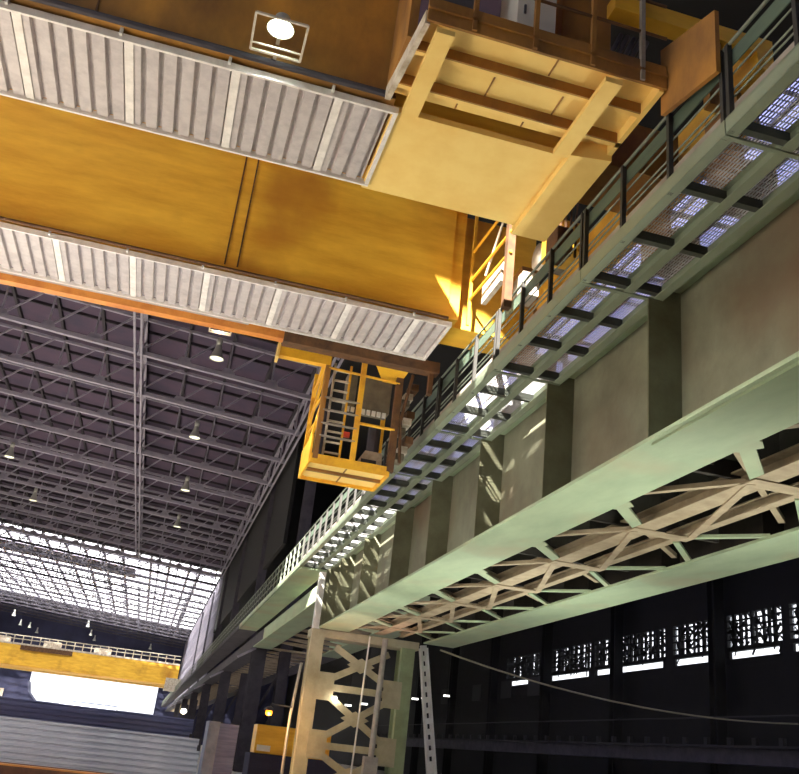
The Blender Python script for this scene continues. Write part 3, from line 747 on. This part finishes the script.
# ------------------------------------------------------------------ second crane far down the hall
c2 = thing('overhead_crane', 'second yellow overhead crane far down the hall above the bright doorway', 'crane', (-18, 181, 7.55))
box(-44, 5.3, 180, 181.5, 8.5, 12.0).build('bridge_girder', 'yellow', c2)
box(-44, 5.3, 179.9, 181.6, 12.0, 12.3).build('top_flange', 'dirtywhite', c2)
box(-44, 5.0, 184.5, 186, 8.0, 11.8).build('bridge_girder', 'yellow_lit', c2)
box(-44, 5.0, 181.5, 184.5, 8.35, 8.45).build('platform', 'yellow_lit', c2)
box(3.2, 5.9, 179, 187, 7.6, 9.6).build('end_truck', 'dirtywhite', c2)
box(-23, -14, 179.7, 180, 11.2, 12).build('equipment_panel', 'brown', c2)
for x in (-18, -9, -27): box(x-1.5, x+1.5, 182, 184, 12.2, 13.4).build('trolley_box', 'dirtywhite', c2)
for z in (13.0, 13.6): MB().tube([(-44, 179.9, z), (5.2, 179.9, z)], .09, 6).build('rail', 'dirtywhite', c2)
p0 = box(-44, -43.85, 179.85, 180, 12.3, 13.6).build('rail_post', 'dirtywhite', c2)
for k in range(1, 33): copy_part(p0, (1.5*k, 0, 0))
t = thing('far_machine', 'dark machine hall equipment left of the bright far doorway', 'machine', (-26, 205, FZ))
MB().prism([(-34, FZ), (-18, FZ), (-19, 1.5), (-22.5, 5.0), (-23, 7), (-34, 7.5)], 'y', 203, 209).build('body', 'bluedark', t)
box(-30, -27, 202.5, 203, 3.5, 5).build('panel', 'dirtywhite', t)

# ------------------------------------------------------------------ stacks of steel
def stack(x1, x0, y, ztop, n, h, m, who, group, w=.42, rows=2):
    ob = None
    for i in range(n):
        for r in range(rows if i == 0 else 1):
            z = ztop-h*(i+1); dx = random.uniform(-.06, .05); yy = y+w*1.06*r
            if ob is None:
                mb = MB()
                mb.prism([(y+.0, z), (y+w, z), (y+w, z+h), (y, z+h), (y, z+h-.05), (y+.04, z+h-.07), (y+.04, z+.07), (y, z+.05)], 'x', x0, x1)
                ob = mb.build('steel_beam', m, origin=((x0+x1)/2, y, z)); t = ob
            else:
                t = ob.copy(); C.objects.link(t)
            t.location = ((x0+x1)/2+dx, yy, z+E)
            pos = ('topmost' if i == 0 else ('lowest' if i == n-1 else '%s from top' % ORD[i]))
            tag(t, 'long steel beam, %s of the %s%s' % (pos, who, '' if r == 0 else ', lying behind the front one' if r == 1 else ', farthest back'), 'steel beam', group)
stack(1.72, -9, 27, -.02, 7, .155, 'billet', 'light grey front stack', 'beams in the light grey front stack')
stack(1.75, -9.5, 33, .56, 12, .152, 'billet2', 'bluish dark stack behind', 'beams in the bluish rear stack')
t = thing('stack_skid', 'rusty timber edged skid under the light grey front stack', 'skid', (-3, 27, FZ))
box(-9, 1.6, 26.95, 27.5, -1.4, -1.1).build('rail', 'rust', t)
box(-9, 1.5, 26.6, 26.94, -1.16, -1.12).build('edge_strip', 'orange', t)
for x in (-6, -3, -.5, 1.2): box(x-.15, x+.15, 26.95, 28, FZ, -1.4).build('bearer', 'rust', t)
for x in (-6, -2.5, 1.0):
    o = box(x-.15, x+.15, 33.0, 33.9, FZ, -1.24).build('timber_bearer', 'rust'); tag(o, 'timber bearer hidden low under the bluish rear stack', 'bearer', 'bearers under the rear stack')
o = box(-8, -2.2, 25.5, 25.6, FZ, -1.33).build('white_bar', 'white'); tag(o, 'white bar low at the bottom left corner, before the front stack', 'bar')
t = thing('grey_slab', 'upright grey slab block between the beam stacks and the dark column', 'slab', (3.4, 40, FZ))
box(3.2, 4.0, 40, 41.5, FZ, .66).build('face', 'billet2', t); MB().box(2.75, 3.2, 39.7, 41.5, FZ, .7).build('side_pier', 'slab', t)
t = thing('yellow_cabinet', 'yellow metal box behind the lattice column, on dark plates', 'cabinet', (6.3, 43, -.3))
box(5.05, 8.4, 42.6, 44, -.32, .86).build('body', 'yellow', t, bevel=.03)
box(5.15, 5.75, 42.57, 42.6, -.22, .02).build('label_plate', 'white', t)
pm = None
for k in range(5):
    z = -.33-.28*(k+1)
    if pm is None: o = pm = box(4.9, 8.8, 42.4, 44.4, z+.0, z+.28).build('steel_plate', 'bluedark', bevel=.01)
    else:
        o = pm.copy(); C.objects.link(o); o.location.z = pm.location.z-.28*k
    tag(o, 'dark steel plate, %s under the yellow metal box' % ('topmost' if k == 0 else 'lowest' if k == 4 else ORD[k]+' one down'), 'steel plate', 'dark plates under the yellow box')
# sodium lamp and tiny far lamp
t = thing('sodium_lamp', 'glowing orange sodium lamp left of the lattice column', 'lamp', (4.7, 36.4, 1.15))
MB().lathe((4.66, 36.4, 1.19), [(0, -.13), (.1, -.1), (.14, 0), (.1, .1), (0, .13)], 14).build('bulb', 'sodium', t, True)
MB().lathe((4.66, 36.4, 1.25), [(.22, .0), (.15, .1), (.06, .16), (0, .16)], 14).build('hood', 'darksteel', t, True)
MB().tube([(4.66, 36.4, 1.38), (4.7, 36.4, 1.5), (5.6, 37.15, 1.5)], .03, 6).build('arm', 'darksteel', t)
o = MB().lathe((3.0, 72, 1.7), [(0, -.2), (.16, -.14), (.22, 0), (.16, .14), (0, .2)], 12).build('wall_lamp', 'lens_w', smooth=True); tag(o, 'tiny white lamp above the right end of the steel stacks', 'lamp')
# column fittings lamp
o = MB().lathe((7.25, 37.05, 2.02), [(0, -.08), (.07, -.05), (.09, 0), (.07, .06), (0, .08)], 12).build('bulkhead_lamp', 'lens_w', smooth=True); tag(o, 'small glowing lamp beside the upper left gusset of the lattice column', 'lamp')

# ------------------------------------------------------------------ next bay details
t = thing('runway_girder', 'dim runway girder with stub posts along the far right wall', 'girder', (37, 80, 2.2))
box(36.6, 37.4, 40, 150, 2.1, 3.1).build('beam', 'darksteel', t)
box(36.3, 36.6, 40, 150, 3.05, 3.2).build('ledge', 'wallgrey', t)
q0 = box(36.35, 36.6, 41, 41.4, 3.2, 3.65).build('stub_post', 'wallgrey', t)
for k in range(1, 42): copy_part(q0, (0, 2.6*k, 0))
MB().tube([(36.5, 40, 4.9), (36.5, 150, 4.9)], .06, 6).build('rail', 'wallgrey', t)
for k, y in enumerate((93, 101, 111, 124)):
    o = box(WX-.12, WX-.02, y, y+3.2, 8.0, 9.9).build('wall_panel', 'wallgrey'); tag(o, 'faint grey panel on the dark right wall, %s from right of four' % ORD[k], 'panel', 'faint panels on the dark wall')
for k in range(6):
    y = 59+15*k
    o = MB().ibeam((38.8, y, FZ), (38.8, y, 25.4), .8, .9, .08).build('building_column', 'black'); tag(o, 'dark wall column of the next bay, %s from the right edge' % ORD[k], 'column', 'columns of the right wall')
for k, (x, z) in enumerate([(16.6, 3.93), (18.0, 4.2), (19.2, 4.5), (22.45, 5.15), (23.3, 5.3), (25.3, 5.75)]):
    o = thing('tube_lamp', '', '', (x+.28, 80, z))
    MB().tube([(x, 80, z), (x+.55, 80, z+.02)], .07, 8).build('tube', 'tube', o); MB().tube([(x+.28, 80, z+.05), (x+.28, 80, RA)], .02, 5).build('hanger', 'black', o)
    tag(o, 'short bright tube lamp in the dark bay, %s from left' % ORD[k], 'lamp', 'tube lamps in the dark bay')
pts = []
for i in range(25):
    u = i/24; x = 11.7+(36-11.7)*u
    pts.append((x, 38, 4.54+(4.6-4.54)*u-1.28*4*u*(1-u)*1.0))
o = MB().tube(pts, .04, 6).build('slung_cable', 'cable', smooth=True); tag(o, 'pale cable sagging across the dark bay from the green girder', 'cable')

# ------------------------------------------------------------------ added floodlights (unseen on the shop floor, brightening undersides and stack)
def flood(x, y, label, to, e, col, ang=130):
    t = thing('added_floodlight', label, 'floodlight', (x, y, FZ), 'added floodlights on the shop floor')
    MB().bar((x-.3, y-.3, FZ), (x, y, FZ+.4), .04, .04).bar((x+.3, y-.3, FZ), (x, y, FZ+.4), .04, .04).bar((x, y+.4, FZ), (x, y, FZ+.4), .04, .04).build('tripod', 'darksteel', t)
    MB().box(x-.3, x+.3, y-.22, y+.22, FZ+.4, FZ+.62).build('housing', 'darksteel', t, bevel=.02)
    box(x-.26, x+.26, y-.18, y+.18, FZ+.62, FZ+.63).build('lens', 'lens', t)
    lamp('added_floodlight_beam', 'SPOT', (x, y, FZ+.72), e, col, .25, to, ang)
# ------------------------------------------------------------------ light
w = bpy.data.worlds.new('World'); bpy.context.scene.world = w; w.use_nodes = True
bg = w.node_tree.nodes['Background']; bg.inputs['Color'].default_value = (.92, .95, 1, 1); bg.inputs['Strength'].default_value = 1.1
sd = bpy.data.lights.new('sun', 'SUN'); sd.energy = 34; sd.angle = math.radians(.6); sd.color = (1, .95, .86)
so = bpy.data.objects.new('sun', sd); C.objects.link(so); so.rotation_euler = SUN.to_track_quat('-Z', 'Y').to_euler()
def lamp(name, kind, loc, e, col, size=.2, to=None, ang=120):
    l = bpy.data.lights.new(name, kind); l.energy = e; l.color = col
    if kind != 'AREA': l.shadow_soft_size = size
    if kind == 'SPOT': l.spot_size = math.radians(ang); l.spot_blend = .6
    o = bpy.data.objects.new(name, l); C.objects.link(o); o.location = (loc[0], loc[1], loc[2]+E)
    if to is not None: o.rotation_euler = (Vector(to)-Vector(loc)).to_track_quat('-Z', 'Y').to_euler()
    return o
lamp('floodlight', 'SPOT', (0, 9.56, 8.55), 900, (.93, 1, .92), .2, (0, 9.6, 0), 150)
lamp('floodlight', 'SPOT', (0.03, 18.72, 8.4), 500, (1, .96, .85), .2, (0, 18.7, 0), 150)
lamp('sodium_light', 'POINT', (4.66, 36.2, 1.0), 120, (1, .6, .25), .15)
lamp('bulkhead_light', 'POINT', (7.25, 36.8, 2.0), 8, (1, .9, .7), .1)
flood(8.6, 13.0, 'added floodlight on the floor under the near end of the green girders', (9.0, 15, 5), 650, (.98, 1, .9))
flood(8.9, 23.0, 'added floodlight on the floor midway under the green girders', (9.0, 25, 5), 750, (.98, 1, .9))
flood(7.6, 33.0, 'added warm floodlight on the floor near the lattice column', (7.0, 34.4, 4.7), 420, (1, .62, .55), 62)
flood(2.9, 27.0, 'added floodlight on the floor right of the light grey beam stack', (6.3, 30.5, 6.3), 700, (.98, .98, .94), 62)
flood(3.3, 16.2, 'added floodlight on the floor left of the green girder, before the sunlit web', (6.4, 19.5, 6.0), 260, (1, 1, .92), 50)
flood(-3.5, 14.0, 'added floodlight on the floor in front of the light grey beam stack', (-2, 24, 5), 800, (.96, .97, 1), 150)
sc = bpy.context.scene
sc.view_settings.view_transform = 'Standard'; sc.view_settings.look = 'None'; sc.view_settings.gamma = 1; sc.view_settings.use_curve_mapping = False
sc.view_settings.exposure = 1.0
sc.cycles.use_denoising = True; sc.cycles.max_bounces = 8; sc.cycles.diffuse_bounces = 6; sc.cycles.transparent_max_bounces = 12
